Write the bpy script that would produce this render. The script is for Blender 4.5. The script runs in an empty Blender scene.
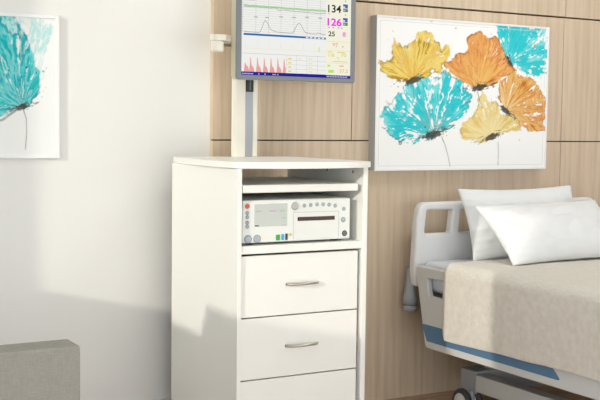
import bpy, bmesh, math, random
import numpy as np
from mathutils import Vector, Matrix, Euler, noise as mnoise

random.seed(7)
SC = bpy.context.scene
COL = SC.collection
PI = math.pi

# ------------------------------------------------------------------ materials
def lin(c):
    c = c.lstrip('#')
    v = [int(c[i:i + 2], 16) / 255 for i in (0, 2, 4)]
    return tuple(x / 12.92 if x <= .04045 else ((x + .055) / 1.055) ** 2.4 for x in v) + (1.0,)

def mat(name, col, rough=.5, metal=0, spec=.5, bump=0, bscale=200, var=0, vscale=20, emit=None, coat=0):
    m = bpy.data.materials.new(name); m.use_nodes = True
    nt = m.node_tree; b = nt.nodes['Principled BSDF']
    c = lin(col)
    b.inputs['Base Color'].default_value = c
    b.inputs['Roughness'].default_value = rough
    b.inputs['Metallic'].default_value = metal
    b.inputs['Specular IOR Level'].default_value = spec
    b.inputs['Coat Weight'].default_value = coat
    if emit is not None:
        b.inputs['Base Color'].default_value = (.01, .01, .01, 1)
        b.inputs['Emission Color'].default_value = c
        b.inputs['Emission Strength'].default_value = emit
    if var or bump:
        tc = nt.nodes.new('ShaderNodeTexCoord')
    if var:
        n = nt.nodes.new('ShaderNodeTexNoise'); n.inputs['Scale'].default_value = vscale; n.inputs['Detail'].default_value = 6
        nt.links.new(tc.outputs['Object'], n.inputs['Vector'])
        r = nt.nodes.new('ShaderNodeValToRGB')
        r.color_ramp.elements[0].position = .3; r.color_ramp.elements[1].position = .7
        r.color_ramp.elements[0].color = tuple(x * (1 - var) for x in c[:3]) + (1,)
        r.color_ramp.elements[1].color = tuple(min(1, x * (1 + var)) for x in c[:3]) + (1,)
        nt.links.new(n.outputs['Fac'], r.inputs['Fac']); nt.links.new(r.outputs['Color'], b.inputs['Base Color'])
    if bump:
        n2 = nt.nodes.new('ShaderNodeTexNoise'); n2.inputs['Scale'].default_value = bscale; n2.inputs['Detail'].default_value = 4
        nt.links.new(tc.outputs['Object'], n2.inputs['Vector'])
        bp = nt.nodes.new('ShaderNodeBump'); bp.inputs['Strength'].default_value = bump; bp.inputs['Distance'].default_value = .002
        nt.links.new(n2.outputs['Fac'], bp.inputs['Height']); nt.links.new(bp.outputs['Normal'], b.inputs['Normal'])
    return m

def wood_mat(name, cols, scale, rough=.5, plank=None):
    """grain: noise stretched along one axis of the object's own space"""
    m = bpy.data.materials.new(name); m.use_nodes = True
    nt = m.node_tree; b = nt.nodes['Principled BSDF']; L = nt.links.new
    b.inputs['Roughness'].default_value = rough
    tc = nt.nodes.new('ShaderNodeTexCoord')
    mp = nt.nodes.new('ShaderNodeMapping'); mp.inputs['Scale'].default_value = scale
    L(tc.outputs['Object'], mp.inputs['Vector'])
    n = nt.nodes.new('ShaderNodeTexNoise'); n.inputs['Scale'].default_value = 1; n.inputs['Detail'].default_value = 5; n.inputs['Roughness'].default_value = .65
    L(mp.outputs['Vector'], n.inputs['Vector'])
    r = nt.nodes.new('ShaderNodeValToRGB')
    while len(r.color_ramp.elements) < len(cols): r.color_ramp.elements.new(.5)
    for i, c in enumerate(cols):
        r.color_ramp.elements[i].position = .3 + .4 * i / (len(cols) - 1); r.color_ramp.elements[i].color = lin(c)
    L(n.outputs['Fac'], r.inputs['Fac'])
    out = r.outputs['Color']
    if plank:
        bt = nt.nodes.new('ShaderNodeTexBrick')
        bt.inputs['Scale'].default_value = 1; bt.inputs['Brick Width'].default_value = plank[0]; bt.inputs['Row Height'].default_value = plank[1]
        bt.inputs['Mortar Size'].default_value = .0015
        bt.inputs['Color1'].default_value = (.8, .8, .8, 1); bt.inputs['Color2'].default_value = (1.1, 1.1, 1.1, 1); bt.inputs['Mortar'].default_value = (.3, .3, .3, 1)
        L(tc.outputs['Object'], bt.inputs['Vector'])
        mx = nt.nodes.new('ShaderNodeMix'); mx.data_type = 'RGBA'; mx.blend_type = 'MULTIPLY'; mx.inputs[0].default_value = 1
        L(out, mx.inputs[6]); L(bt.outputs['Color'], mx.inputs[7]); out = mx.outputs[2]
    L(out, b.inputs['Base Color'])
    return m

def fabric_mat(name, c1, c2, scale=420, bump=.5, rough=.95):
    m = bpy.data.materials.new(name); m.use_nodes = True
    nt = m.node_tree; b = nt.nodes['Principled BSDF']; L = nt.links.new
    b.inputs['Roughness'].default_value = rough; b.inputs['Specular IOR Level'].default_value = .15
    tc = nt.nodes.new('ShaderNodeTexCoord')
    ns = []
    for sc in ((scale, scale * .12, scale * .12), (scale * .12, scale, scale), (18, 18, 18)):
        mp = nt.nodes.new('ShaderNodeMapping'); mp.inputs['Scale'].default_value = sc
        L(tc.outputs['Object'], mp.inputs['Vector'])
        n = nt.nodes.new('ShaderNodeTexNoise'); n.inputs['Scale'].default_value = 1; n.inputs['Detail'].default_value = 3
        L(mp.outputs['Vector'], n.inputs['Vector']); ns.append(n)
    a = nt.nodes.new('ShaderNodeMath'); a.operation = 'ADD'; L(ns[0].outputs['Fac'], a.inputs[0]); L(ns[1].outputs['Fac'], a.inputs[1])
    a2 = nt.nodes.new('ShaderNodeMath'); a2.operation = 'MULTIPLY_ADD'; a2.inputs[1].default_value = .4; L(a.outputs[0], a2.inputs[0])
    a3 = nt.nodes.new('ShaderNodeMath'); a3.operation = 'MULTIPLY'; a3.inputs[1].default_value = .1; L(ns[2].outputs['Fac'], a3.inputs[0]); L(a3.outputs[0], a2.inputs[2])
    r = nt.nodes.new('ShaderNodeValToRGB'); r.color_ramp.elements[0].position = .35; r.color_ramp.elements[1].position = .65
    r.color_ramp.elements[0].color = lin(c1); r.color_ramp.elements[1].color = lin(c2)
    L(a2.outputs[0], r.inputs['Fac']); L(r.outputs['Color'], b.inputs['Base Color'])
    bp = nt.nodes.new('ShaderNodeBump'); bp.inputs['Strength'].default_value = bump; bp.inputs['Distance'].default_value = .0015
    L(a.outputs[0], bp.inputs['Height']); L(bp.outputs['Normal'], b.inputs['Normal'])
    return m

def attr_mat(name, rough=.7):
    m = bpy.data.materials.new(name); m.use_nodes = True
    nt = m.node_tree; b = nt.nodes['Principled BSDF']
    b.inputs['Roughness'].default_value = rough; b.inputs['Specular IOR Level'].default_value = .2
    a = nt.nodes.new('ShaderNodeAttribute'); a.attribute_name = 'pigment'
    nt.links.new(a.outputs['Color'], b.inputs['Base Color'])
    return m

M = dict(
    plaster=mat('plaster paint', '#EDECE9', .9, spec=.2, bump=.15, bscale=90),
    wood=wood_mat('pale oak veneer', ['#C4AF96', '#D5C0A7', '#DDCBB3'], (38, 38, 1.6), .55),
    groove=mat('dark groove', '#4A3A30', .9),
    floor=wood_mat('brown floor boards', ['#A5856D', '#BB9A81', '#CBAB92'], (3, 45, 45), .45, plank=(1.2, .14)),
    base=mat('baseboard paint', '#E9E6E2', .6),
    white=mat('white melamine', '#F4F3EE', .42, spec=.35),
    dark=mat('cavity black', '#151412', .8, spec=.1),
    black=mat('black rubber', '#232427', .6),
    steel=mat('brushed nickel', '#BDB8AE', .32, metal=1),
    cream=mat('cream plastic', '#F3EEE0', .45),
    alu=mat('grey aluminium', '#A9ACB2', .4, metal=.35),
    slider=mat('black slider', '#2B2D31', .5),
    monframe=mat('monitor grey plastic', '#85878C', .5),
    monback=mat('monitor cream plastic', '#DED6BE', .5),
    device=mat('device white plastic', '#EDEFEB', .45),
    lcd=mat('grey display glass', '#C6CBC5', .25),
    door=mat('device door plastic', '#EBEDE9', .45),
    slot=mat('brown slot', '#4B3733', .6),
    grey=mat('grey button', '#AEB4B6', .4),
    ring=mat('blue grey button', '#8C9CAC', .4),
    knobg=mat('silver knob', '#B5B3AE', .35, metal=.3),
    orange=mat('orange button', '#E8603A', .4),
    green=mat('green socket', '#4FA83C', .4),
    blue=mat('blue socket', '#35A6DA', .4),
    yellow=mat('yellow socket', '#EBC933', .4),
    pinkink=mat('pink ink', '#C8A3BE', .5), greenink=mat('green ink', '#A3C2A3', .5), navyink=mat('navy ink', '#2A2F4A', .5), greyink=mat('grey ink', '#A5AAA5', .5),
    frame=mat('white picture frame', '#F5F5F5', .4),
    frameside=mat('shaded frame side', '#B4B6B8', .5),  # grey puts the shade on the white frame's sides into the colour
    canvas=attr_mat('painted canvas'),
    bed=mat('light grey bed plastic', '#E6E6E7', .4),
    bedp=mat('warm grey side plastic', '#D3D5D5', .4),
    band=mat('blue plastic', '#5780A4', .4),
    bedm=mat('grey bed metal', '#9DA0A5', .45, metal=.2),
    beam=mat('warm grey metal', '#C6C7C4', .4),
    dgrey=mat('dark grey plastic', '#6B6E72', .55),
    bump=mat('grey bumper', '#A3AAB2', .5),
    mattress=mat('white mattress cover', '#DFE3E9', .8, bump=.2, bscale=150),
    pillow=mat('white cotton', '#E9EAEB', .9, spec=.15, bump=.25, bscale=400),
    blanket=fabric_mat('beige woven blanket', '#D5D0C7', '#EAE6DE', 330, .6),
    sofa=fabric_mat('grey woven fabric', '#9A9891', '#ACA9A1', 330, .35),
    tyre=mat('dark tyre', '#3A3A3C', .6), hub=mat('pale hub', '#CFCFCD', .45),
)
def E_(name, c, s=.92): return mat('screen ' + name, c, .5, emit=s, spec=.06)

# ------------------------------------------------------------------ mesh helpers
class MB:
    def __init__(s): s.bm = bmesh.new(); s.mats = []
    def mi(s, m):
        if m not in s.mats: s.mats.append(m)
        return s.mats.index(m)
    def _take(s, faces, m, smooth=False):
        i = s.mi(m)
        for f in faces: f.material_index = i; f.smooth = smooth
    def box(s, x0, x1, y0, y1, z0, z1, m, bev=0, seg=2):
        r = bmesh.ops.create_cube(s.bm, size=1)
        vs = r['verts']
        for v in vs:
            v.co = Vector(((x0 + x1) / 2 + v.co.x * (x1 - x0), (y0 + y1) / 2 + v.co.y * (y1 - y0), (z0 + z1) / 2 + v.co.z * (z1 - z0)))
        fs = list({f for v in vs for f in v.link_faces})
        s._take(fs, m)
        if bev:
            es = list({e for v in vs for e in v.link_edges})
            r = bmesh.ops.bevel(s.bm, geom=es, offset=bev, segments=seg, affect='EDGES', profile=.5)
            s._take(r['faces'], m, True)
        return s
    def prism(s, pts, axis, a0, a1, m, bev=0, seg=2):
        """outline pts extruded along axis 'x','y','z' from a0 to a1"""
        def P(p, a):
            return Vector((a, p[0], p[1])) if axis == 'x' else Vector((p[0], a, p[1])) if axis == 'y' else Vector((p[0], p[1], a))
        v0 = [s.bm.verts.new(P(p, a0)) for p in pts]; v1 = [s.bm.verts.new(P(p, a1)) for p in pts]
        fs = [s.bm.faces.new(v0), s.bm.faces.new(v1[::-1])]
        n = len(pts)
        for i in range(n): fs.append(s.bm.faces.new((v0[(i + 1) % n], v0[i], v1[i], v1[(i + 1) % n])))
        s._take(fs, m)
        if bev:
            es = [e for e in {e for f in fs[:2] for e in f.edges}]
            r = bmesh.ops.bevel(s.bm, geom=es, offset=bev, segments=seg, affect='EDGES', profile=.5)
            s._take(r['faces'], m, True)
        return s
    def cyl(s, p0, p1, r, m, r1=None, seg=24, smooth=True, caps=True):
        p0 = Vector(p0); p1 = Vector(p1); d = p1 - p0
        rr = bmesh.ops.create_cone(s.bm, cap_ends=caps, segments=seg, radius1=r, radius2=r if r1 is None else r1, depth=d.length)
        q = d.to_track_quat('Z', 'Y').to_matrix().to_4x4()
        T = Matrix.Translation((p0 + p1) / 2) @ q
        for v in rr['verts']: v.co = T @ v.co
        fs = {f for v in rr['verts'] for f in v.link_faces}
        i = s.mi(m)
        for f in fs: f.material_index = i; f.smooth = smooth and len(f.verts) == 4
        return s
    def tube(s, pts, r, m, seg=10):
        pts = [Vector(p) for p in pts]; rings = []
        up = Vector((0, 0, 1))
        for i, p in enumerate(pts):
            d = (pts[min(i + 1, len(pts) - 1)] - pts[max(i - 1, 0)]).normalized()
            a = d.cross(up)
            if a.length < 1e-3: a = d.cross(Vector((0, 1, 0)))
            a.normalize(); b = a.cross(d)
            rad = r(i / (len(pts) - 1)) if callable(r) else r
            rings.append([s.bm.verts.new(p + (a * math.cos(t) + b * math.sin(t)) * rad) for t in [2 * PI * k / seg for k in range(seg)]])
        i_ = s.mi(m)
        for A, B in zip(rings, rings[1:]):
            for k in range(seg):
                f = s.bm.faces.new((A[k], A[(k + 1) % seg], B[(k + 1) % seg], B[k])); f.smooth = True; f.material_index = i_
        for R_ in (rings[0], rings[-1]):
            f = s.bm.faces.new(R_); f.material_index = i_
        return s
    def quad(s, pts, m):
        f = s.bm.faces.new([s.bm.verts.new(p) for p in pts]); f.material_index = s.mi(m); return s
    def lathe(s, prof, centre, axis, m, seg=32):
        """prof: (radius, along) pairs, spun round axis through centre"""
        ax = Vector(axis).normalized(); c = Vector(centre)
        a = ax.orthogonal().normalized(); b = ax.cross(a)
        rings = [[s.bm.verts.new(c + ax * h + (a * math.cos(t) + b * math.sin(t)) * max(r, 1e-5)) for t in [2 * PI * k / seg for k in range(seg)]] for r, h in prof]
        i_ = s.mi(m)
        for A, B in zip(rings, rings[1:]):
            for k in range(seg):
                f = s.bm.faces.new((A[k], A[(k + 1) % seg], B[(k + 1) % seg], B[k])); f.smooth = True; f.material_index = i_
        for R_ in (rings[0], rings[-1]):
            f = s.bm.faces.new(R_); f.material_index = i_
        return s
    def build(s, name, parent=None, org=(0, 0, 0), smooth_angle=None):
        bmesh.ops.recalc_face_normals(s.bm, faces=s.bm.faces)
        o_ = Vector(org)
        for v in s.bm.verts: v.co -= o_
        me = bpy.data.meshes.new(name); s.bm.to_mesh(me); s.bm.free()
        for m in s.mats: me.materials.append(m)
        o = bpy.data.objects.new(name, me); COL.objects.link(o)
        o.location = o_ if parent is None else o_ - parent.location
        if parent is not None: o.parent = parent
        return o

def tag(o, label=None, cat=None, group=None, kind=None):
    if label: o['label'] = label
    if cat: o['category'] = cat
    if group: o['group'] = group
    if kind: o['kind'] = kind
    return o
def thing(name, loc, label, cat, group=None):
    o = bpy.data.objects.new(name, None); COL.objects.link(o); o.location = loc; o.empty_display_size = .05
    return tag(o, label, cat, group)
def struct(o): o['kind'] = 'structure'; return o
def copy_tree(o, parent=None):
    c = o.copy(); COL.objects.link(c)
    if parent is not None: c.parent = parent
    for ch in list(o.children): copy_tree(ch, c)
    return c
def rnd(pts, rad, n=5):
    """round the corners of an outline; rad is one number or one per corner"""
    out = []
    N = len(pts)
    for i in range(N):
        r = rad[i] if isinstance(rad, (list, tuple)) else rad
        p = Vector(pts[i]); a = Vector(pts[i - 1]) - p; b = Vector(pts[(i + 1) % N]) - p
        if r <= 0: out.append(tuple(p)); continue
        la, lb = a.length, b.length; a.normalize(); b.normalize()
        ang = a.angle(b); t = min(r / math.tan(ang / 2), la * .49, lb * .49)
        p0 = p + a * t; p1 = p + b * t
        for k in range(n + 1):
            u = k / n
            out.append(tuple(p0 * (1 - u) ** 2 + p * 2 * u * (1 - u) + p1 * u * u))
    return out
def plate(name, outline, holes, thick, bev, m, parent, axis, at):
    """a plate with round-edged holes; outline in (x,z) for axis 'y', (y,z) for axis 'x'; centred at `at` on the axis"""
    cu = bpy.data.curves.new(name, 'CURVE'); cu.dimensions = '2D'; cu.fill_mode = 'BOTH'
    cu.extrude = thick / 2 - bev; cu.bevel_depth = bev; cu.bevel_resolution = 3; cu.offset = -bev
    for pts in [outline] + holes:
        sp = cu.splines.new('POLY'); sp.points.add(len(pts) - 1); sp.use_cyclic_u = True
        for q, p in zip(sp.points, pts): q.co = (p[0], p[1], 0, 1)
    tmp = bpy.data.objects.new(name, cu); COL.objects.link(tmp)
    dg = bpy.context.evaluated_depsgraph_get(); dg.update()
    me = bpy.data.meshes.new_from_object(tmp.evaluated_get(dg))
    bpy.data.objects.remove(tmp); bpy.data.curves.remove(cu)
    for v in me.vertices:
        x, y, z = v.co
        v.co = (x, at - z, y) if axis == 'y' else (at + z, x, y)
    me.name = name; me.materials.clear(); me.materials.append(m)
    for p in me.polygons: p.use_smooth = False
    o = bpy.data.objects.new(name, me); COL.objects.link(o); o.parent = parent
    o.location = -parent.location
    return o
def text_into(mb, body, x, z, h, y, m, bold=0, w=None):
    """lettering standing in a plane y = const, lower left at x,z, capital height h, width w"""
    cu = bpy.data.curves.new('t', 'FONT'); cu.body = body; cu.size = 1; cu.offset = bold; cu.fill_mode = 'FRONT'
    tmp = bpy.data.objects.new('t', cu); COL.objects.link(tmp)
    dg = bpy.context.evaluated_depsgraph_get(); dg.update()
    me = bpy.data.meshes.new_from_object(tmp.evaluated_get(dg))
    bpy.data.objects.remove(tmp); bpy.data.curves.remove(cu)
    xs = [v.co.x for v in me.vertices]; ys = [v.co.y for v in me.vertices]
    sz = h / (max(ys) - min(ys)); sx = sz if w is None else w / (max(xs) - min(xs))
    vs = [mb.bm.verts.new((x + (v.co.x - min(xs)) * sx, y, z + (v.co.y - min(ys)) * sz)) for v in me.vertices]
    i = mb.mi(m)
    for p in me.polygons:
        try:
            f = mb.bm.faces.new([vs[k] for k in p.vertices]); f.material_index = i
        except ValueError: pass
    bpy.data.meshes.remove(me)

# ------------------------------------------------------------------ paint
def vnoise(x, y, seed=0):
    xi = np.floor(x).astype(np.int64); yi = np.floor(y).astype(np.int64); xf = x - xi; yf = y - yi
    def h(a, b):
        n = (a * 374761393 + b * 668265263 + seed * 974711) & 0x7fffffff
        n = ((n ^ (n >> 13)) * 1274126177) & 0x7fffffff
        return ((n ^ (n >> 16)) & 0xffff) / 65535.0
    u = xf * xf * (3 - 2 * xf); v = yf * yf * (3 - 2 * yf)
    return (h(xi, yi) * (1 - u) + h(xi + 1, yi) * u) * (1 - v) + (h(xi, yi + 1) * (1 - u) + h(xi + 1, yi + 1) * u) * v
def fbm(x, y, seed=0, o=4):
    s = 0; a = .5; t = 0
    for k in range(o):
        s = s + a * vnoise(x * 2 ** k, y * 2 ** k, seed + k); t += a; a *= .55
    return s / t
def sdf(px, py, poly):
    """signed distance to a polygon, + inside"""
    d = np.full(px.shape, 1e9); ins = np.zeros(px.shape, bool)
    n = len(poly)
    for i in range(n):
        ax, ay = poly[i]; bx, by = poly[(i + 1) % n]
        ex, ey = bx - ax, by - ay
        t = np.clip(((px - ax) * ex + (py - ay) * ey) / (ex * ex + ey * ey + 1e-12), 0, 1)
        d = np.minimum(d, np.hypot(px - ax - t * ex, py - ay - t * ey))
        c = ((ay > py) != (by > py)) & (px < (bx - ax) * (py - ay) / (by - ay + 1e-12) + ax)
        ins ^= c
    return np.where(ins, d, -d)
def srgb(c): return np.array(lin(c)[:3])
def mixc(img, col, a):
    return img * (1 - a[..., None]) + col * a[..., None]
def flower(img, X, Y, poly, base, cols, seed, holes=.0, edge=None, solid=1.0, core=.03, coredir=(1, .15), rough=.02, heart=None, hr=.12):
    bx, by = base
    r = np.hypot(X - bx, Y - by); th = np.arctan2(Y - by, X - bx)
    wob = (fbm(X * 28, Y * 28, seed, 4) - .5) * 2 * rough + (fbm(th * 9, r * 9, seed + 3, 3) - .5) * 2 * rough * .7
    d = sdf(X, Y, poly) + wob
    streak = fbm(th * 8 + fbm(X * 9, Y * 9, seed + 5) * 3.2, r * 6, seed + 9, 4)
    fine = fbm(th * 42 + fbm(X * 14, Y * 14, seed + 6) * 6, r * 18, seed + 13, 3)
    blot = fbm(X * 13, Y * 13, seed + 21, 4)
    t = np.clip((streak - .25) * 2.0 * .55 + (blot - .25) * 2.0 * .45 + (fine - .5) * .5, 0, .999) * (len(cols) - 1)
    i = t.astype(int); f = (t - i)[..., None]
    C = np.array([srgb(c) for c in cols])
    col = C[i] * (1 - f) + C[i + 1] * f
    if heart:   # paler or warmer veins of paint running out from the base of the petals
        hv = np.clip(1.25 - r / hr - (fbm(th * 7 + fbm(X * 8, Y * 8, seed + 71) * 2, r * 4, seed + 72, 3) - .35) * 2.2, 0, 1) * np.clip(r / .02, 0, 1)
        col = mixc(col, srgb(heart), hv * .8)
    a = np.clip(d / .006, 0, 1) * solid
    if holes:
        hm = fbm(th * 20 + fbm(X * 12, Y * 12, seed + 7) * 5, r * 8, seed + 31, 4) * .6 + fbm(X * 45, Y * 45, seed + 33, 3) * .4
        hm = hm + np.clip(r / .35, 0, 1) * .12
        a = a * (1 - np.clip((hm - (1 - holes)) / .05, 0, 1))
    out = img * (1 - a[..., None]) + col * a[..., None]
    if edge:
        e = np.clip(1 - np.abs(d - .006) / .007, 0, 1) * np.clip((fbm(X * 24, Y * 24, seed + 41) - .42) * 5, 0, 1)
        out = mixc(out, srgb(edge), e * .75)
    # dark ragged heart at the base
    ux, uy = coredir; l = math.hypot(ux, uy); ux /= l; uy /= l
    p = (X - bx) * ux + (Y - by) * uy; q = -(X - bx) * uy + (Y - by) * ux
    k = np.hypot(p / (core * 1.6), q / (core * .5)) + (fbm(X * 90, Y * 90, seed + 51, 3) - .5) * 1.1
    out = mixc(out, srgb('#3A3532'), np.clip((1.05 - k) * 4, 0, 1) * .9)
    k2 = np.hypot(p / (core * 4.2), (q - .004) / (core * .8)) + (fbm(p * 60, q * 190, seed + 57, 3) - .5) * 2.6
    out = mixc(out, srgb('#4A4642'), np.clip((.42 - k2) * 5, 0, 1) * .7)
    return out
def stroke(img, X, Y, pts, w, c, op=.8, seed=0):
    d = np.full(X.shape, 1e9)
    for (ax, ay), (bx, by) in zip(pts, pts[1:]):
        ex, ey = bx - ax, by - ay
        t = np.clip(((X - ax) * ex + (Y - ay) * ey) / (ex * ex + ey * ey), 0, 1)
        d = np.minimum(d, np.hypot(X - ax - t * ex, Y - ay - t * ey))
    return mixc(img, srgb(c), np.clip(1.5 - d / w, 0, 1) * op * (.4 + .6 * fbm(X * 60, Y * 60, seed)))
def splat(img, X, Y, n, box, cols, seed, rmax=.006):
    rg = random.Random(seed)
    for k in range(n):
        x = rg.uniform(box[0], box[2]); y = rg.uniform(box[1], box[3]); r = rmax * rg.random() ** 2 + .0012
        d = np.hypot(X - x, Y - y) + (fbm(X * 150, Y * 150, seed, 2) - .5) * r
        img = mixc(img, srgb(rg.choice(cols)), np.clip((r - d) / .0015, 0, 1) * rg.uniform(.4, .9))
    return img
def painted(name, x0, z0, w, h, y, nx, ny, painter, parent):
    xs = np.linspace(0, w, nx); ys = np.linspace(0, h, ny)
    X, Y = np.meshgrid(xs, ys)
    img = np.ones(X.shape + (3,)) * srgb('#FAFAF9')
    img = painter(img, X, Y)
    vs = np.stack([X + x0, np.full(X.shape, y), Y + z0], -1).reshape(-1, 3)
    vs = vs - np.array(parent.location)
    idx = np.arange(nx * ny).reshape(ny, nx)
    q = np.stack([idx[:-1, :-1], idx[:-1, 1:], idx[1:, 1:], idx[1:, :-1]], -1).reshape(-1, 4)
    # close the canvas with a back sheet and edges
    b = len(vs); yb = .012
    back = vs[[idx[0, 0], idx[0, -1], idx[-1, -1], idx[-1, 0]]] + np.array([0, yb, 0])
    vs = np.vstack([vs, back])
    me = bpy.data.meshes.new(name)
    c = [int(idx[0, 0]), int(idx[0, -1]), int(idx[-1, -1]), int(idx[-1, 0])]
    faces = q.tolist() + [[b, b + 3, b + 2, b + 1]] + [[c[k], b + k, b + (k + 1) % 4, c[(k + 1) % 4]] for k in range(4)]
    me.from_pydata(vs.tolist(), [], faces)
    at = me.color_attributes.new('pigment', 'FLOAT_COLOR', 'POINT')
    data = np.ones((len(vs), 4), np.float32); data[:b, :3] = np.clip(img.reshape(-1, 3), 0, 1); data[b:, :3] = .9
    at.data.foreach_set('color', data.ravel())
    me.materials.append(M['canvas'])
    o = bpy.data.objects.new(name, me); COL.objects.link(o); o.parent = parent
    return o

# ================================================================== THE SETTING
struct(MB().box(-1.2, 6.2, -4.6, .2, -.05, 0, M['floor']).build('floor'))
struct(MB().box(-1.2, 6.2, .03, .15, 0, 2.75, M['plaster']).build('wall_back'))
struct(MB().box(-1.04, 6.2, -4.6, .15, 2.75, 2.8, M['plaster']).build('ceiling'))
struct(MB().box(-1.0, 1.8215, .014, .03, 0, .122, M['base'], .003).build('baseboard_back'))

# pale oak cladding: panels on a dark backing, with open grooves between them
cl = MB()
cl.box(1.829, 6.15, .02, .03, 0, 2.73, M['groove'])
Z = [0.0, 1.1355, 1.1405, 1.721, 1.7285, 2.31, 2.316, 2.73]
rows = [(Z[0], Z[1], [1.8225, 3.652, 6.15]), (Z[2], Z[3], [1.8225, 2.468, 3.652, 4.9, 6.15]), (Z[4], Z[5], [1.8225, 3.66, 4.9, 6.15]), (Z[6], Z[7], [1.8225, 3.66, 6.15])]
for za, zb, xs in rows:
    for a, b in zip(xs, xs[1:]):
        cl.box(a + (.0015 if a > 1.9 else 0), b - .0015, 0, .03, za, zb, M['wood'], .0012, 1)
struct(cl.build('wall_cladding'))

# unseen wall; window stepped to shape the sunlight, wide opening added for fill
S, SL = .47, .234
wl = MB()
xa, xb = -1.04, -1.0
H_ = 2.75
spans = [(-4.6, -4.55, None), (-4.58, -3.05, (.1, 2.7)), (-3.05, -2.43, None), (-2.43, -2.15, (1.11, 1.80)), (-2.15, -1.66, (1.165, 1.80)), (-1.66, -1.645, (1.165, 1.80)), (-1.645, -1.615, (1.11, 1.80)), (-1.615, -1.47, (1.056, 1.80)), (-1.47, -1.27, (1.056, 2.6)), (-1.27, -.975, (1.084, 2.6)), (-.975, .15, None)]
for y0, y1, op in spans:
    if op is None: wl.box(xa, xb, y0, y1, 0, H_, M['plaster'])
    else:
        wl.box(xa, xb, y0, y1, 0, op[0], M['plaster']); wl.box(xa, xb, y0, y1, op[1], H_, M['plaster'])
struct(wl.build('wall_left'))
struct(MB().box(6.16, 6.2, -4.6, .15, 0, 2.75, M['plaster']).build('wall_right'))
fl = MB().box(-1.0, 6.16, -4.64, -4.6, 1.75, 2.75, M['plaster'])  # unseen wall; low opening shaped to even out the fill light
fl.box(-1.0, -.4, -4.64, -4.6, 0, 1.75, M['plaster']); fl.box(4.8, 6.16, -4.64, -4.6, 0, 1.75, M['plaster'])
struct(fl.build('wall_front'))

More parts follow.
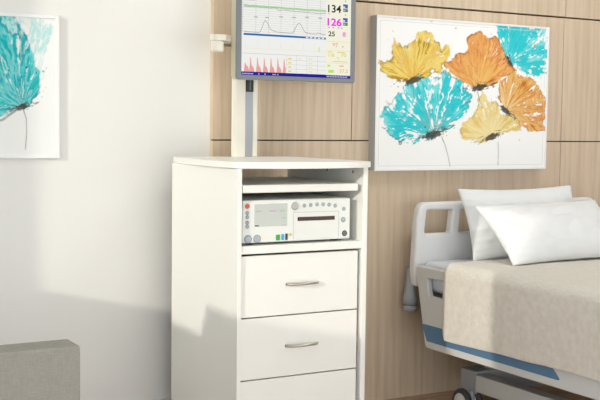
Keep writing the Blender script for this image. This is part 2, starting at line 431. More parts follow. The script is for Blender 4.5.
# ================================================================== PAINTINGS
def poppies(img, X, Y):
    T1 = [(0.014, 0.226), (0.054, 0.265), (0.048, 0.289), (0.105, 0.345), (0.151, 0.362), (0.186, 0.374), (0.24, 0.398), (0.30, 0.42), (0.38, 0.425), (0.452, 0.385), (0.492, 0.33), (0.50, 0.262), (0.43, 0.197), (0.361, 0.172), (0.312, 0.144), (0.252, 0.127), (0.121, 0.112), (0.062, 0.15), (0.027, 0.188)]
    T2 = [(0.644, 0.66), (0.66, 0.66), (0.784, 0.66), (0.946, 0.66), (0.948, 0.567), (0.947, 0.452), (0.907, 0.424), (0.849, 0.427), (0.779, 0.45), (0.733, 0.462), (0.704, 0.476), (0.692, 0.499), (0.657, 0.554)]
    Y1 = [(0.005, 0.448), (0.049, 0.479), (0.062, 0.472), (0.053, 0.497), (0.083, 0.558), (0.102, 0.533), (0.129, 0.523), (0.174, 0.544), (0.192, 0.586), (0.242, 0.603), (0.276, 0.586), (0.3, 0.55), (0.334, 0.525), (0.381, 0.55), (0.387, 0.497), (0.355, 0.457), (0.336, 0.43), (0.289, 0.417), (0.252, 0.393), (0.206, 0.376), (0.169, 0.366), (0.123, 0.374), (0.078, 0.373), (0.041, 0.394), (0.014, 0.415)]
    O1 = [(0.357, 0.46), (0.378, 0.482), (0.436, 0.501), (0.473, 0.499), (0.465, 0.578), (0.497, 0.597), (0.551, 0.608), (0.584, 0.588), (0.639, 0.591), (0.657, 0.562), (0.692, 0.508), (0.722, 0.466), (0.768, 0.437), (0.673, 0.399), (0.613, 0.367), (0.548, 0.352), (0.461, 0.371), (0.39, 0.407)]
    O2 = [(0.66, 0.368), (0.674, 0.397), (0.754, 0.433), (0.844, 0.413), (0.891, 0.386), (0.947, 0.312), (0.944, 0.173), (0.868, 0.16), (0.792, 0.189), (0.731, 0.239), (0.693, 0.256), (0.678, 0.278), (0.655, 0.317)]
    Y2 = [(0.439, 0.157), (0.451, 0.202), (0.528, 0.247), (0.547, 0.315), (0.567, 0.343), (0.612, 0.282), (0.647, 0.317), (0.679, 0.25), (0.738, 0.234), (0.799, 0.194), (0.808, 0.16), (0.733, 0.154), (0.682, 0.153), (0.632, 0.125), (0.56, 0.113), (0.475, 0.119)]
    tq = ['#2FC3CC', '#36D0D8', '#2BC4D2', '#5FD9DE', '#8FE2E4', '#3CCBD4']
    ye = ['#B98E2E', '#EACB5C', '#F2DA84', '#E6BC4C', '#EFD391', '#D2A13C']
    ye2 = ['#D8B860', '#EBD283', '#F0DC9A', '#E6C667', '#DDC07A']
    og = ['#B85A26', '#E0904A', '#EBB06A', '#D87C36', '#F0C080', '#CB6A30']
    og2 = ['#C4682C', '#E0A04E', '#EBC07A', '#D98A42', '#EAC88C', '#CC7638']
    img = flower(img, X, Y, T2, (.719, .474), tq, 5, .34, None, 1, .026, (.55, -.75), .045)
    img = flower(img, X, Y, T1, (.302, .148), tq, 17, .39, '#5B6A66', 1, .034, (1, .25), .03, '#8FB9B4', .10)
    img = flower(img, X, Y, Y2, (.626, .137), ye2, 29, .30, '#B5993F', .95, .030, (1, .35), .016, '#F6E7B4', .12)
    img = flower(img, X, Y, O2, (.705, .258), og2, 43, .33, '#A9521E', 1, .024, (.8, -.55), .02, '#F3D9A0', .13)
    img = flower(img, X, Y, O1, (.544, .358), og, 61, .22, '#8F4A1E', 1, .030, (1, .15), .016, '#F4CB72', .17)
    img = flower(img, X, Y, Y1, (.185, .379), ye, 73, .27, '#8A6A14', 1, .028, (1, .3), .018, '#EDB24A', .09)
    for p, c in (([(.345, .137), (.365, .10), (.383, .05), (.394, .008)], '#8B6F66'), ([(.664, .116), (.668, .07), (.667, .011)], '#9C948C'), ([(.185, .372), (.190, .33), (.194, .30)], '#5F6F6C'), ([(.538, .342), (.553, .30), (.566, .27)], '#7A6A58')):
        img = stroke(img, X, Y, p, .0022, c, .9)
    img = splat(img, X, Y, 46, (.02, .40, .92, .65), ['#36D0D8', '#E29B50', '#E9C64A', '#D6742C'], 4, .007)
    img = splat(img, X, Y, 30, (.02, .10, .45, .33), ['#36D0D8', '#4A4642', '#5FD9DE'], 8, .005)
    img = splat(img, X, Y, 18, (.60, .12, .93, .30), ['#7A6A58', '#E0A04E'], 9, .004)
    # thin printed line just inside the edge
    W, Hh = X.max(), Y.max()
    d = np.minimum(np.minimum(X, W - X), np.minimum(Y, Hh - Y))
    return mixc(img, srgb('#D5D5D6'), np.clip(1 - np.abs(d - .012) / .002, 0, 1) * .8)
def teal_bloom(img, X, Y):
    img = mixc(img, srgb('#F3F4F3'), np.ones(X.shape))
    wash = [(.02, .49), (.304, .512), (.44, .50), (.50, .47), (.47, .40), (.46, .337), (.425, .228), (.373, .18), (.2, .2)]
    img = flower(img, X, Y, wash, (.373, .175), ['#CFEAEA', '#E9F2F0', '#9FDCDD', '#DDEFED', '#F1F4F2'], 111, .35, None, .8, .001, (1, 0), .035)
    L = [(.02, .47), (.26, .515), (.33, .515), (.37, .475), (.392, .43), (.404, .38), (.42, .33), (.437, .27), (.431, .228), (.402, .184), (.373, .165), (.319, .144), (.266, .129), (.163, .204), (.05, .3)]
    img = flower(img, X, Y, L, (.373, .172), ['#14A9B2', '#22C0C6', '#8FDADB', '#26C6CC', '#12A2AC', '#C9ECEA', '#2ACBD0'], 127, .30, '#0C6F7A', 1, .019, (1, .2), .014)
    img = stroke(img, X, Y, [(.372, .17), (.385, .13), (.386, .08), (.381, .02)], .0018, '#5F5560', .9)
    img = stroke(img, X, Y, [(.345, .158), (.30, .125), (.27, .118)], .004, '#3F3540', .8)
    img = splat(img, X, Y, 18, (.36, .2, .46, .46), ['#22A9B4', '#2F4F58'], 14, .004)
    return splat(img, X, Y, 3, (.44, .21, .48, .24), ['#5FD0D4'], 3, .003)

def framed(name, x0, x1, z0, z1, ywall, depth, fw, lip, label, painter, nx, ny, side_mat=None):
    t = thing(name, ((x0 + x1) / 2, ywall - depth / 2, z0), label, 'painting')
    f = MB(); yf = ywall - depth
    for a in ((x0, x0 + fw, z0, z1), (x1 - fw, x1, z0, z1)): f.box(a[0], a[1], yf, ywall, a[2], a[3], M['frame'], .001, 1)
    for a in ((x0 + fw, x1 - fw, z0, z0 + fw), (x0 + fw, x1 - fw, z1 - fw, z1)): f.box(a[0], a[1], yf, ywall, a[2], a[3], M['frame'], .001, 1)
    fo = f.build('frame', t)
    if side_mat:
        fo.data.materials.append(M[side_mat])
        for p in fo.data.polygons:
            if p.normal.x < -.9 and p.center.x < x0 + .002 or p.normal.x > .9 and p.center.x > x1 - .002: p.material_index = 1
    painted('canvas', x0 + fw, z0 + fw, x1 - x0 - 2 * fw, z1 - z0 - 2 * fw, yf + lip, nx, ny, painter, t)
    return t
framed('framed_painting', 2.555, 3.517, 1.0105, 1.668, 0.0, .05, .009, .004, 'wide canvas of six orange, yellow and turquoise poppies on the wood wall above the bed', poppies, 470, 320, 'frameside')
framed('framed_painting', .69, 1.209, 1.069, 1.588, .03, .018, .013, .006, 'white framed painting of one teal flower on the white plaster wall', teal_bloom, 280, 280)

# ================================================================== RAIL, ARM, MONITOR
PY0, PY1, PZ0 = -.115, -.078, 1.0758
t = thing('equipment_rail', (1.90, -.09, PZ0), 'cream and grey vertical equipment pole standing on the back of the cabinet', 'pole')
MB().prism(rnd([(1.864, PY1), (1.864, PY0), (1.9073, PY0), (1.9073, PY1)], [.003, .007, .003, .003]), 'z', PZ0, 2.2, M['cream']).build('cover', t)
MB().box(1.9073, 1.9405, PY0 + .004, PY1, PZ0, 2.2, M['alu']).build('channel', t)
MB().box(1.9405, 1.9605, PY0, PY1, PZ0, 2.2, M['cream'], .003).build('edge_strip', t)
sb = MB().box(1.9095, 1.9385, PY0 - .006, PY0 + .004, 1.3275, 1.46, M['slider'], .002); sb.box(1.921, 1.926, PY0 - .007, PY0 - .006, 1.332, 1.455, M['dgrey']); sb.build('slider_block', t)

t = thing('swivel_mount', (1.755, -.16, 1.47), 'cream swivel mount with a round knuckle carrying the monitor', 'mount')
kn = MB(); kn.lathe([(.020, 0), (.0235, .003), (.0245, .008), (.0245, .036), (.0225, .041)], (1.7625, -.16, 1.472), (0, 0, 1), M['cream']); kn.build('knuckle', t)
MB().prism(rnd([(1.739, -.137), (1.739, -.183), (1.790, -.183), (1.812, -.152), (1.90, -.152), (1.90, -.118), (1.80, -.118)], [.022, .022, .01, .01, .003, .003, .01]), 'z', 1.5135, 1.537, M['cream'], .003).build('link', t)
MB().tube([(1.775, -.15, 1.501), (1.80, -.138, 1.501), (1.85, -.132, 1.501), (1.90, -.130, 1.501)], .006, M['steel']).build('rod', t)
MB().box(1.85, 1.965, -.1285, -.1155, 1.465, 1.5125, M['alu'], .003).build('pole_clamp', t)

MX0, MX1, MZ0, MZ1 = 1.8225, 2.353, 1.3705, 1.775
t = thing('monitor', ((MX0 + MX1) / 2, -.175, MZ0), 'grey flat patient monitor showing heart traces and numbers mounted above the cabinet', 'monitor')
MB().prism(rnd([(MX0 + .001, MZ0 + .001), (MX1 - .001, MZ0 + .001), (MX1 - .001, MZ1), (MX0 + .001, MZ1)], .012), 'y', -.194, -.1555, M['monback'], .006).build('housing', t)
outl = rnd([(MX0, MZ0), (MX1, MZ0), (MX1, MZ1), (MX0, MZ1)], .012)
SX0, SX1, SZ0, SZ1 = 1.8455, 2.3325, 1.3885, 1.7545
pl = plate('bezel', outl, [[(SX0, SZ0), (SX1, SZ0), (SX1, SZ1), (SX0, SZ1)]], .008, .0025, M['monframe'], t, 'y', -.197)
MB().box(1.93, 2.1, -.1555, -.1295, 1.47, 1.56, M['monframe'], .004).build('mount_plate', t)
bg = E_('white', '#F6F6F2'); cr = E_('cream', '#FAF8E4'); bl = E_('blue', '#0B0998'); br = E_('steel blue', '#2469B4')
gl = E_('line', '#B9BCB8'); gg = E_('green', '#B9E3B0'); pu = E_('mauve', '#C9A6C6'); dk = E_('trace', '#8A918E'); bk = E_('ink', '#20201E')
mg = E_('magenta', '#EE35E4'); pk = E_('pulse', '#F0A6A2'); rd = E_('coral', '#EDAA98'); yl = E_('gold', '#E9D65E'); py = E_('pale gold', '#ECEBC0'); lm = E_('lime', '#BDEB5A')
og_ = E_('amber', '#F0BC8C'); ic = E_('icon', '#4E5FB4'); ig = E_('icon green', '#4E8A5C'); gb = E_('bright green', '#58DE50'); pl2 = E_('orchid', '#E79BE4'); wt = E_('label', '#C9CBF2')
sc = MB()
sc.box(SX0, SX1, -.1965, -.194, SZ0, SZ1, bg)
layer = [0]
def R(x0, z0, x1, z1, m, k=1):
    y = -.1965 - .00012 * k
    sc.quad([(SX0 + x0, y, SZ0 + z0), (SX0 + x1, y, SZ0 + z0), (SX0 + x1, y, SZ0 + z1), (SX0 + x0, y, SZ0 + z1)], m)
def LN(pts, w, m, k=2):
    y = -.1965 - .00012 * k
    for (ax, az), (bx, bz) in zip(pts, pts[1:]):
        d = Vector((bx - ax, bz - az)).normalized(); n = Vector((-d.y, d.x)) * w / 2
        sc.quad([(SX0 + ax - n.x, y, SZ0 + az - n.y), (SX0 + bx - n.x, y, SZ0 + bz - n.y), (SX0 + bx + n.x, y, SZ0 + bz + n.y), (SX0 + ax + n.x, y, SZ0 + az + n.y)], m)
W_ = SX1 - SX0; HH = SZ1 - SZ0
R(.3735, .011, W_, HH, cr)
R(0, 0, W_, .0125, bl)
R(.009, .1495, .3715, .157, br, 3)
for k in range(8): R(.005 + .006 * k, .003, .009 + .006 * k, .0075, wt, 2)
for x in (.073, .1, .135, .143, .155): R(x, .003, x + .005, .0075, wt, 2)
for k in range(13): R(.378 + .0075 * k, .003, .383 + .0075 * k, .0075, wt, 2)
for k in range(5): R(.28 + .018 * k, .151, .292 + .018 * k, .1555, bg, 4)
for k in range(22): R(.009, .1645 + .0088 * k, .371, .1652 + .0088 * k, gl)
for x in (.0601, .1147, .169, .2267, .2848, .3446): R(x, .158, x + .0011, HH, gl)
for k in range(22): R(.003, .163 + .0088 * k, .007, .167 + .0088 * k, gl)
rg = random.Random(2)
def jag(a, b, n, amp): return [(a[0] + (b[0] - a[0]) * i / n, a[1] + (b[1] - a[1]) * i / n + rg.uniform(-amp, amp)) for i in range(n + 1)]
LN(jag((.009, .2595), (.371, .2605), 40, .0012), .0085, gg, 2)
LN(jag((.009, .262), (.371, .2595), 60, .0016), .0014, E_('mid green', '#6FBF6E'), 4)
LN(jag((.009, .2565), (.15, .2575), 20, .001) + jag((.155, .2515), (.371, .2495), 36, .0018), .0020, E_('plum', '#B58AB4'), 4)
bell = [(.0101, .1625), (.0745, .1615), (.081, .167), (.0883, .182), (.094, .199), (.1001, .2085), (.106, .204), (.1143, .1935), (.1205, .181), (.1305, .1725), (.15, .168), (.1731, .1665), (.2208, .167), (.228, .176), (.2349, .19), (.243, .203), (.2511, .206), (.258, .201), (.2659, .1877), (.2725, .177), (.2788, .1717), (.30, .169), (.3278, .1685), (.333, .175), (.3376, .170), (.345, .173), (.352, .168), (.3704, .1697)]
LN(bell, .0019, dk, 3)
for x, z in ((.0601, .217), (.1084, .2175), (.1695, .2235), (.2267, .2245), (.2848, .2285), (.3446, .229)): R(x - .008, z, x + .008, z + .005, gl, 3)
for i, x in enumerate((.0168, .0675, .1187, .1688, .2185, .2697, .32)): R(x, .104, x + .0016, .128, py, 2)
R(.339, .099, .343, .118, lm, 2); R(.009, .1, .371, .1012, py, 1)
R(.006, .081, .372, .0822, gl, 2)
for i, x in enumerate((.0115, .0335, .0632, .0925, .1215, .1515, .179)):
    h = .058 if i else .036
    y = -.1965 - .00036; x1 = min(x + .024, .1925)
    pts = [(x, .0125), (x1, .0125), (x + .018 if x + .018 < x1 else x1, .031), (x + .011, .036), (x + .0075, .012 + h * .86), (x + .0048, .0125 + h), (x + .003, .04)]
    vs = [sc.bm.verts.new((SX0 + a, y, SZ0 + b)) for a, b in pts]
    f = sc.bm.faces.new(vs); f.material_index = sc.mi(pk)
for x in (.1955, .2385, .2855, .3345): R(x, .0115, x + .001, .081, gl, 2)
for z in (.0285, .045, .062): R(.1955, z, .372, z + .0009, gl, 2)
for x, z in ((.203, .066), (.203, .05), (.203, .034), (.203, .018), (.246, .066), (.292, .068), (.292, .05), (.292, .034), (.292, .018)): R(x, z, x + (.02 if x > .29 else .014), z + .005, py if x > .24 else yl, 3)
for z in (.1428, .1075, .0585): R(.3745, z, W_, z + .001, yl, 2)
R(.4285, .0115, .4295, .058, py, 2)
ys = -.1965 - .0006
text_into(sc, '134', SX0 + .3795, SZ0 + .2565, .0305, ys, bk, .02, .061)
text_into(sc, '126', SX0 + .3775, SZ0 + .2045, .0305, ys, mg, .03, .066)
text_into(sc, '25', SX0 + .3825, SZ0 + .1635, .0195, ys, bk, .02, .030)
text_into(sc, '8', SX0 + .4485, SZ0 + .1640, .0195, ys, pl2, .05, .015)
text_into(sc, '97', SX0 + .4035, SZ0 + .1195, .019, ys, rd, .01, .024)
text_into(sc, '4', SX0 + .4465, SZ0 + .1195, .011, ys, rd, .02, .007)
text_into(sc, '118', SX0 + .384, SZ0 + .083, .0135, ys, yl, .02, .027)
text_into(sc, '75', SX0 + .444, SZ0 + .085, .0135, ys, yl, .02, .024)
text_into(sc, '95', SX0 + .421, SZ0 + .074, .009, ys, yl, .03, .013)
text_into(sc, '37.2', SX0 + .436, SZ0 + .0225, .0135, ys, og_, .01, .04)
R(.385, .0205, .410, .0315, lm, 3); R(.380, .044, .392, .052, lm, 3); R(.436, .046, .456, .051, og_, 3); R(.380, .1, .402, .1035, yl, 3); R(.425, .1, .46, .1035, yl, 3)
R(.405, .064, .475, .067, yl, 3)
for z, m in ((.2765, ic), (.2225, ic)):
    R(.4495, z, .4715, z + .016, m, 3); R(.4495, z + .002, .459, z + .007, bg, 4); R(.4495, z - .014, .4720, z - .002, ig, 3); R(.4495, z - .011, .461, z - .006, gl, 4)
for z in (.302, .2475): R(.4585, z, .463, z + .0065, gb, 3)
for x in (.379, .4, .425, .44): R(x, .196, x + .009, .2, pu, 3)
R(.379, .249, .39, .2525, pl2, 3); R(.012, .281, .055, .285, gl, 3)
sc.build('screen', t)
SCREEN_MONITOR = t

# ================================================================== CABINET
CX0, CX1, CY0, CY1 = 1.611, 2.128, -.65, -.09
t = thing('cabinet', (1.87, -.37, 0), 'tall white drawer cabinet with open shelves beside the bed', 'cabinet')
W = M['white']
top = [(1.624, -.07), (1.612, -.13), (1.605, -.20), (1.594, -.32), (1.590, -.45), (1.594, -.57), (1.602, -.648)]
top += [(1.602 + (2.130 - 1.602) * k / 10, -.648 - .05 * math.sin(PI * (k / 10)) ** .8 - .018 * k / 10) for k in range(1, 10)]
top += [(2.130, -.662), (2.132, -.60), (2.126, -.07)]
MB().prism(top, 'z', 1.0535, 1.0755, W, .003).build('top', t)
MB().box(CX0, CX0 + .0155, CY0, CY1, 0, 1.0535, W, .0012, 1).build('side_panel', t)
sp = MB().box(CX1 - .0195, CX1, CY0, CY1, 0, 1.0535, W, .0012, 1)
for y in (-.40, -.58): sp.cyl((CX1 - .0200, y, 1.035), (CX1 - .0194, y, 1.035), .005, M['dgrey'], seg=12)
sp.build('side_panel', t)
ix0, ix1 = CX0 + .0155, CX1 - .0195
MB().box(ix0, ix1, -.645, CY1, .764, .791, W, .001, 1).build('shelf', t)
MB().box(ix0 + .003, ix1 - .021, -.648, -.13, .971, .997, W, .0015, 1).build('pull_out_shelf', t)
for x0, x1 in ((ix0, ix0 + .0028), (ix1 - .0205, ix1)): MB().box(x0, x1, -.62, -.13, .976, .99, M['alu']).build('shelf_runner', t)
MB().box(ix0, ix1, -.10, CY1, .03, .985, M['dark']).build('back_panel', t)  # near-black colour stands in for deep shade inside the cabinet
MB().box(ix0, ix1, -.60, -.58, 0, .085, W).build('plinth', t)
zs = [.7585, .5445, .3295, .114]
for a, b in zip(zs, zs[1:]):
    d = MB().box(ix0 + .002, ix1 - .0125, -.640, -.622, b + .0022, a - .0022, W, .001, 1)
    d.box(ix0 + .015, ix1 - .03, -.622, -.14, b + .02, a - .04, W)
    d = d.build('drawer', t)
    zc = b + .1075
    pts = []
    for k in range(15):
        u = k / 14
        pts.append((1.805 + .127 * u, -.640 - .032 * math.sin(PI * u) ** .55, zc + .003 * math.sin(PI * u)))
    h = MB().tube(pts, lambda u: .0056 - .0014 * u, M['steel'], 12)
    h = h.build('handle', None)
    h.parent = d; h.location = -(Vector(t.location) + Vector(d.location))

# ================================================================== RECORDER on the shelf
DX0, DX1, DY, DZ0, DZ1 = 1.638, 2.068, -.630, .7995, .9445
t = thing('recorder', (1.85, -.45, .7912), 'white fetal heart recorder with paper slot and small display on the cabinet shelf', 'medical device')
MB().box(DX0, DX1, DY, -.24, DZ0, DZ1, M['device'], .005, 3).build('housing', t)
DW, DH = DX1 - DX0, DZ1 - DZ0
def D(u, v): return DX0 + DW * u, DZ1 - DH * v
def dbox(mb, u0, v0, u1, v1, out, m, bev=0, inn=.001):
    a = D(u0, v0); b = D(u1, v1)
    mb.box(a[0], b[0], DY - out, DY + inn, b[1], a[1], m, bev, 1)
lc = MB(); dbox(lc, .105, .09, .40, .615, .0012, M['lcd'], .0005)
for u0, u1, m in ((.115, .17, 'pinkink'), (.235, .30, 'pinkink'), (.33, .375, 'greenink')): dbox(lc, u0, .245, u1, .275, .0014, M[m], inn=-.0011)
dbox(lc, .11, .585, .145, .612, .0014, M['navyink'], inn=-.0011); dbox(lc, .35, .595, .395, .612, .0014, M['greyink'], inn=-.0011); dbox(lc, .35, .42, .392, .435, .0014, M['greyink'], inn=-.0011)
lc.build('display', t)
def button(u, v, r, m, name='button', h=.004, rim=None):
    x, z = D(u, v); b = MB()
    if rim: b.lathe([(r * 1.25, 0), (r * 1.25, -.0012), (r * 1.05, -.0016)], (x, DY, z), (0, 1, 0), rim, 20)
    b.lathe([(r, 0), (r, -h * .7), (r * .85, -h)], (x, DY, z), (0, 1, 0), m, 20)
    return b.build(name, t)
button(.042, .13, .0075, M['orange'], h=.003, rim=M['knobg'])
for v in (.29, .385, .515, .605): button(.042, v, .0055, M['grey'], h=.003, rim=M['ring'])
for u, v in ((.558, .155), (.617, .145), (.677, .135), (.735, .138), (.793, .15), (.851, .18)): button(u, v, .0055, M['grey'], h=.0025, rim=M['ring'])
button(.934, .26, .0055, M['grey'], h=.0025, rim=M['ring'])
button(.934, .12, .005, M['device'], h=.0015)
button(.930, .525, .0075, M['grey'], h=.003, rim=M['ring'])
button(.465, .155, .0135, M['knobg'], 'control_knob', .007, rim=M['device'])
j = button(.945, .865, .0085, M['dgrey'], 'jack', .003, rim=M['slider'])
for u in (.050, .130): button(u, .905, .0115, M['grey'], 'socket', .003, rim=M['ring'])
pn = MB(); dbox(pn, .46, .32, .885, .945, .0022, M['door'], .0008); pd = pn.build('printer_door', t)
sl = MB(); dbox(sl, .495, .425, .845, .52, .0028, M['slot'], 0, inn=-.0021); dbox(sl, .495, .425, .502, .52, .0032, M['dark'], 0, inn=-.0021); so = sl.build('paper_slot', None)
so.parent = pd; so.location = -(Vector(t.location) + Vector(pd.location))
ln_ = MB(); dbox(ln_, .4565, .32, .4585, .945, .0008, M['greyink']); dbox(ln_, .8862, .32, .8882, .93, .0008, M['greyink']); dbox(ln_, .46, .308, .885, .314, .0008, M['greyink']); ln_.build('door_groove', t)
for u0, u1, v0, m in ((.300, .335, .825, 'green'), (.350, .372, .82, 'blue'), (.386, .405, .81, 'slider')):
    b = MB(); dbox(b, u0, v0, u1, .96, .003, M[m], .0008); b.build('socket', t)
button(.431, .835, .0045, M['yellow'], 'socket', .003)
b = MB(); dbox(b, .17, .86, .225, .95, .0012, M['cream'], .0004); b.build('label_plate', t)
for x in (DX0 + .045, DX1 - .045):
    for y in (-.59, -.28):
        MB().cyl((x, y, .7912), (x, y, DZ0 + .0005), .013, M['black']).build('foot', t)

# ================================================================== BED
BX0, BX1 = 2.700, 3.790
t = thing('hospital_bed', (3.245, -1.15, 0), 'light grey hospital bed with a blue striped side panel against the wood wall', 'bed')
BED = t
hb = rnd([(2.722, .515), (2.712, .58), (2.722, .80), (2.738, .877), (3.752, .877), (3.768, .80), (3.778, .58), (3.768, .515)], [.02, .06, .1, .055, .055, .1, .06, .02], 7)
def mir(p): return [(6.490 - a, b) for a, b in p][::-1]
h1 = rnd([(2.764, .742), (2.775, .842), (2.914, .842), (2.902, .742)], .012)
h2 = rnd([(2.948, .742), (2.960, .842), (3.530, .842), (3.542, .742)], .012)
plate('headboard', hb, [h1, h2, mir(h1)], .044, .012, M['bed'], t, 'y', -.112)
def side(x, inner):
    o = plate('side_panel', rnd([(-.152, .612), (-.232, .272), (-1.60, .272), (-1.66, .33), (-1.70, .612)], [.012, .02, .03, .05, .02], 5), [rnd([(-.236, .568), (-.251, .494), (-.50, .494), (-.50, .568)], .01)], .026, .006, M['bedp'], t, 'x', x)
    bb = MB(); xo = x - .0138 if not inner else x + .0138
    pts = rnd([(-.209, .372), (-.247, .303), (-1.043, .303), (-.968, .372)], [.003, .006, .006, .003])
    bb.prism(pts, 'x', xo - .0018, xo + .0018, M['band'])
    b = bb.build('stripe', None); b['label'] = 'blue stripe along the lower edge of the side panel'
    b.parent = o; b.location = -(Vector(t.location) + Vector(o.location))
side(2.716, False); side(3.774, True)
MB().prism(rnd([(-.09, .30), (-1.75, .30), (-1.75, .36), (-.09, .36)], .01), 'x', 2.80, 3.69, M['dgrey']).build('bed_deck', t)
dk_ = MB().box(2.76, 3.73, -1.98, -.15, .475, .50, M['dgrey'], .004); dk_.box(2.775, 2.80, -1.95, -.17, .415, .475, M['black']); dk_.box(3.69, 3.715, -1.95, -.17, .415, .475, M['black'])
dk_.build('mattress_platform', t)
for x in (2.745, 3.745):
    b = MB(); b.lathe([(.018, .0), (.029, .004), (.032, .012), (.032, .026)], (x, -.062, .400), (0, 0, 1), M['bump'], 28)
    b.lathe([(.0325, .0262), (.0325, .0292)], (x, -.062, .400), (0, 0, 1), M['dgrey'], 28)
    b.lathe([(.032, .0295), (.031, .06), (.022, .105), (.020, .14), (.018, .19)], (x, -.062, .400), (0, 0, 1), M['bump'], 28)
    b.build('wall_bumper', t)
MB().box(2.84, 3.65, -.402, -.30, .093, .19, M['bedm'], .006).build('cross_member', t)
MB().box(2.84, 3.65, -1.80, -1.70, .093, .19, M['bedm'], .006).build('cross_member', t)
for x0 in (2.84, 3.59): MB().box(x0, x0 + .06, -1.70, -.402, .105, .178, M['beam'], .004).build('base_beam', t)
for x0 in (2.93, 3.50):
    for y in (-.36, -1.74): MB().cyl((x0 + .03, y, .19), (x0 + .03, y, .305), .03, M['bedm']).build('lift_column', t)
def caster(x, y, sgn):
    c = MB(); c.cyl((x + sgn * .03, y, .055), (x + sgn * .03, y, .10), .014, M['bedm'])
    c.box(x - .004 + .0 * sgn, x + .02, y - .035, y + .035, .055, .108, M['bedm'], .012)
    c = c.build('caster', t)
    for dx in (-.024, .032):
        w = MB(); w.lathe([(.040, -.0125), (.054, -.010), (.058, -.004), (.058, .004), (.054, .010), (.040, .0125)], (x + dx, y, .058), (1, 0, 0), M['tyre'], 32)
        w.lathe([(.012, -.0155), (.036, -.0145), (.040, -.012), (.040, .012), (.036, .0145), (.012, .0155)], (x + dx, y, .058), (1, 0, 0), M['hub'], 32)
        w = w.build('wheel', None); w.parent = c; w.location = -(Vector(t.location) + Vector(c.location))
for x in (2.826, 3.64):
    for y in (-.365, -1.75): caster(x, y, 1)
plate('footboard', rnd([(2.72, .30), (2.70, .55), (2.715, .80), (3.775, .80), (3.79, .55), (3.77, .30)], [.01, .1, .06, .06, .1, .01], 6), [], .04, .01, M['bed'], t, 'y', -2.03)

MB().box(2.742, 3.748, -1.97, -.150, .5005, .6275, M['mattress'], .025, 4).build('mattress')
tag(bpy.data.objects['mattress'], 'pale grey mattress on the bed under the beige blanket', 'mattress')

# blanket: a sheet draped over mattress and side panels
def blanket():
    Xs = []
    x0, zt, zb, r = 2.690, .6395, .330, .045
    prof = []
    for k in range(22): prof.append((x0, zb + (zt - r - zb) * k / 21))
    for k in range(1, 11):
        a = PI - (PI / 2) * k / 10; prof.append((x0 + r + r * math.cos(a), zt - r + r * math.sin(a)))
    for k in range(1, 60): prof.append((x0 + r + (3.80 - 2 * r - x0) * k / 60, zt))
    for k in range(0, 11):
        a = PI / 2 - (PI / 2) * k / 10; prof.append((3.80 - r + r * math.cos(a), zt - r + r * math.sin(a)))
    for k in range(1, 22): prof.append((3.80, zt - r - (zt - r - zb) * k / 21))
    n = len(prof); ys = [-.372 - (1.97 - .372) * k / 110 for k in range(111)]
    bm = bmesh.new(); grid = []
    for j, y in enumerate(ys):
        row = []
        for i, (x, z) in enumerate(prof):
            p = Vector((x, y, z)); nn = mnoise.noise(Vector((x * 4, y * 4, z * 4))) ; n2 = mnoise.noise(Vector((x * 11 + 5, y * 11, z * 9)))
            side_ = i < 22 or i > n - 22
            low = max(0, (zt - r - z) / (zt - r - zb)) if side_ else 0
            s = -1 if i < n / 2 else 1
            if side_:
                p.x += s * (.004 + .005 * nn + .0015 * n2) * min(1, low * 3)
                p.z += low * (.006 * mnoise.noise(Vector((y * 5, 3, 1))) + .016 * min(1, (-.372 - y) / .6))
                # softly rounded lower corner at the head end
                if j < 4: p.y += -.004 * low ** 8 * (4 - j)
            else:
                p.z += .003 * nn + .002 * n2 + .003
            row.append(bm.verts.new(p))
        grid.append(row)
    for a, b in zip(grid, grid[1:]):
        for i in range(n - 1):
            f = bm.faces.new((a[i], a[i + 1], b[i + 1], b[i])); f.smooth = True
    bmesh.ops.recalc_face_normals(bm, faces=bm.faces)
    me = bpy.data.meshes.new('blanket'); bm.to_mesh(me); bm.free(); me.materials.append(M['blanket'])
    o = bpy.data.objects.new('blanket', me); COL.objects.link(o)
    md = o.modifiers.new('thick', 'SOLIDIFY'); md.thickness = .011; md.offset = 0
    bv = o.modifiers.new('round', 'BEVEL'); bv.width = .004; bv.segments = 2; bv.limit_method = 'ANGLE'
    return tag(o, 'beige woven blanket hanging over the side of the bed', 'blanket')
blanket()

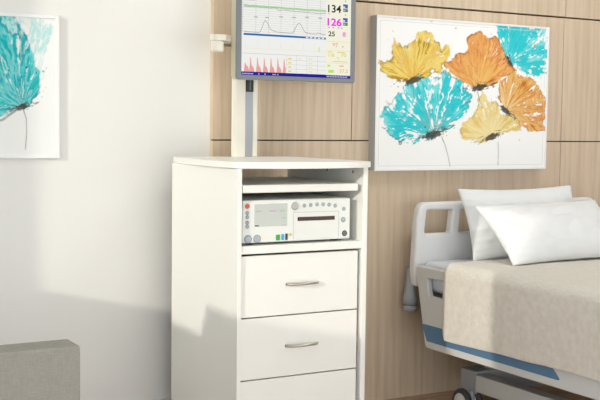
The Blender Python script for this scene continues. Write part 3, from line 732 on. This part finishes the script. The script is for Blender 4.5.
def pillow(w, h, th, loc, tilt, yaw, roll, label, seed):
    bm = bmesh.new(); N, K = 64, 44
    layers = []
    for sgn in (1, -1):
        rows = []
        for j in range(K + 1):
            row = []
            for i in range(N + 1):
                u = -1 + 2 * i / N; v = -1 + 2 * j / K
                u = math.copysign(abs(u) ** .85, u); v = math.copysign(abs(v) ** .85, v)
                x = w / 2 * u * (1 - .055 * (1 - v * v)); y = h / 2 * v * (1 - .085 * (1 - u * u))
                T = th / 2 * (1 - abs(u) ** 2.6) ** .62 * (1 - abs(v) ** 2.4) ** .62
                # creases running in from the corners and the ends
                rim = (1 - min(1, (1 - abs(u)) / .45))
                cr_ = 1.25 * mnoise.noise(Vector((u * 2.2 + seed, v * 8 + u * 2, seed * 3 + sgn))) * rim + .5 * mnoise.noise(Vector((u * 6 + seed * 2, v * 5, sgn * 4)))
                T *= 1 + .26 * cr_
                if abs(u) < .9999 and abs(v) < .9999: T += .006 * mnoise.noise(Vector((u * 3, v * 3, seed))) * (1 - abs(u)) * (1 - abs(v)) * 4
                T += .011 * mnoise.noise(Vector((u * 2.5 + seed * 5, v * 10 + 1.5 * u, 7 + sgn))) * rim * min(1, (1 - abs(u)) * 14) * (1 - v ** 4)
                row.append((x, y, sgn * max(T, 0)))
            rows.append(row)
        layers.append(rows)
    V = {}
    def vert(s_, i, j):
        edge = i in (0, N) or j in (0, K); key = (0 if edge else s_, i, j)
        if key not in V: V[key] = bm.verts.new(layers[s_][j][i] if not edge else (layers[0][j][i][0], layers[0][j][i][1], 0))
        return V[key]
    for s_ in (0, 1):
        for j in range(K):
            for i in range(N):
                q = [vert(s_, i, j), vert(s_, i + 1, j), vert(s_, i + 1, j + 1), vert(s_, i, j + 1)]
                f = bm.faces.new(q if s_ == 0 else q[::-1]); f.smooth = True
    bmesh.ops.recalc_face_normals(bm, faces=bm.faces)
    me = bpy.data.meshes.new('pillow'); bm.to_mesh(me); bm.free(); me.materials.append(M['pillow'])
    o = bpy.data.objects.new('pillow', me); COL.objects.link(o)
    # local x along the width, local y up the pillow, local z out of its face
    o.matrix_world = Matrix.Translation(loc) @ Matrix.Rotation(yaw, 4, 'Z') @ Matrix.Rotation(tilt, 4, 'X') @ Matrix.Rotation(roll, 4, 'Z')
    tag(o, label, 'pillow', 'pillows on the bed')
    return o
pillow(.66, .325, .115, (3.226, -.238, .788), math.radians(69), 0, math.radians(.5), 'white pillow propped upright against the headboard behind the other pillow', 1.3)
pillow(.70, .335, .135, (3.228, -.440, .765), math.radians(42), 0, math.radians(1.0), 'white pillow leaning in front of the other pillow with its lower edge on the blanket', 4.7)

# ================================================================== SOFA
t = thing('sofa', (.45, -.6, 0), 'low grey woven fabric sofa end below the teal flower painting', 'sofa')
F = M['sofa']
MB().box(-.10, .9255, -1.082, -.974, .05, .600, F, .007, 3).build('armrest', t)
MB().box(-.10, .86, -.972, -.12, .10, .28, F, .01, 3).build('base', t)
MB().box(.12, .88, -.968, -.12, .282, .42, F, .03, 4).build('seat_cushion', t)
MB().box(-.10, .11, -.970, -.12, .282, .66, F, .03, 4).build('backrest', t)
for x in (-.04, .82):
    for y in (-1.03, -.18): MB().cyl((x, y, 0), (x, y, .05 if y < -1 else .10), .02, M['dgrey'], .02).build('leg', t)

# ================================================================== LIGHT
sun = bpy.data.lights.new('sun', 'SUN'); sun.energy = 1.5; sun.angle = math.radians(.8); sun.color = (1, .955, .83)
so = bpy.data.objects.new('sun', sun); COL.objects.link(so)
so.rotation_euler = Vector((1, S, -SL)).to_track_quat('-Z', 'Y').to_euler()
so.location = (-3, -2, 2.5)
for x in (2.76, 3.24, 3.72):
    l = bpy.data.lights.new('downlight', 'SPOT'); l.energy = 1.6; l.spot_size = math.radians(50); l.spot_blend = .9; l.shadow_soft_size = .03; l.color = (1, .95, .88)
    o = bpy.data.objects.new('downlight', l); COL.objects.link(o); o.location = (x, -.10, 2.2)
al = bpy.data.lights.new('bed_fill', 'AREA'); al.shape = 'RECTANGLE'; al.size = 1.2; al.size_y = .6; al.energy = 16.8; al.color = (.95, .985, 1)  # added fill light, no visible fixture, brightens the bed and wood wall
ao = bpy.data.objects.new('bed_fill', al); COL.objects.link(ao); ao.location = (3.3, -1.25, 2.74)
wd = bpy.data.worlds.new('world'); SC.world = wd; wd.use_nodes = True
bgn = wd.node_tree.nodes['Background']; bgn.inputs['Color'].default_value = (.915, .98, 1, 1); bgn.inputs['Strength'].default_value = 2.7

# ================================================================== CAMERA
cam = bpy.data.cameras.new('camera'); co = bpy.data.objects.new('camera', cam); COL.objects.link(co)
cam.sensor_width = 36; cam.lens = 36 * 1083.57 / 600; cam.clip_start = .05
pi_, ro_, ya_ = (math.radians(a) for a in (3.941, .6905, 29.772))
fwd = Vector((math.sin(ya_) * math.cos(pi_), math.cos(ya_) * math.cos(pi_), -math.sin(pi_)))
rt = Vector((math.cos(ya_), -math.sin(ya_), 0)); up = rt.cross(fwd)
r_ = rt * math.cos(ro_) + up * math.sin(ro_); u_ = up * math.cos(ro_) - rt * math.sin(ro_)
mw = Matrix((r_, u_, -fwd)).transposed().to_4x4(); mw.translation = (0, -3.8826, 1.2)
co.matrix_world = mw
SC.camera = co
vs = SC.view_settings; vs.view_transform = 'Standard'; vs.look = 'None'; vs.exposure = 0; vs.gamma = 1; vs.use_curve_mapping = False
SC.cycles.max_bounces = 8; SC.cycles.use_denoising = True
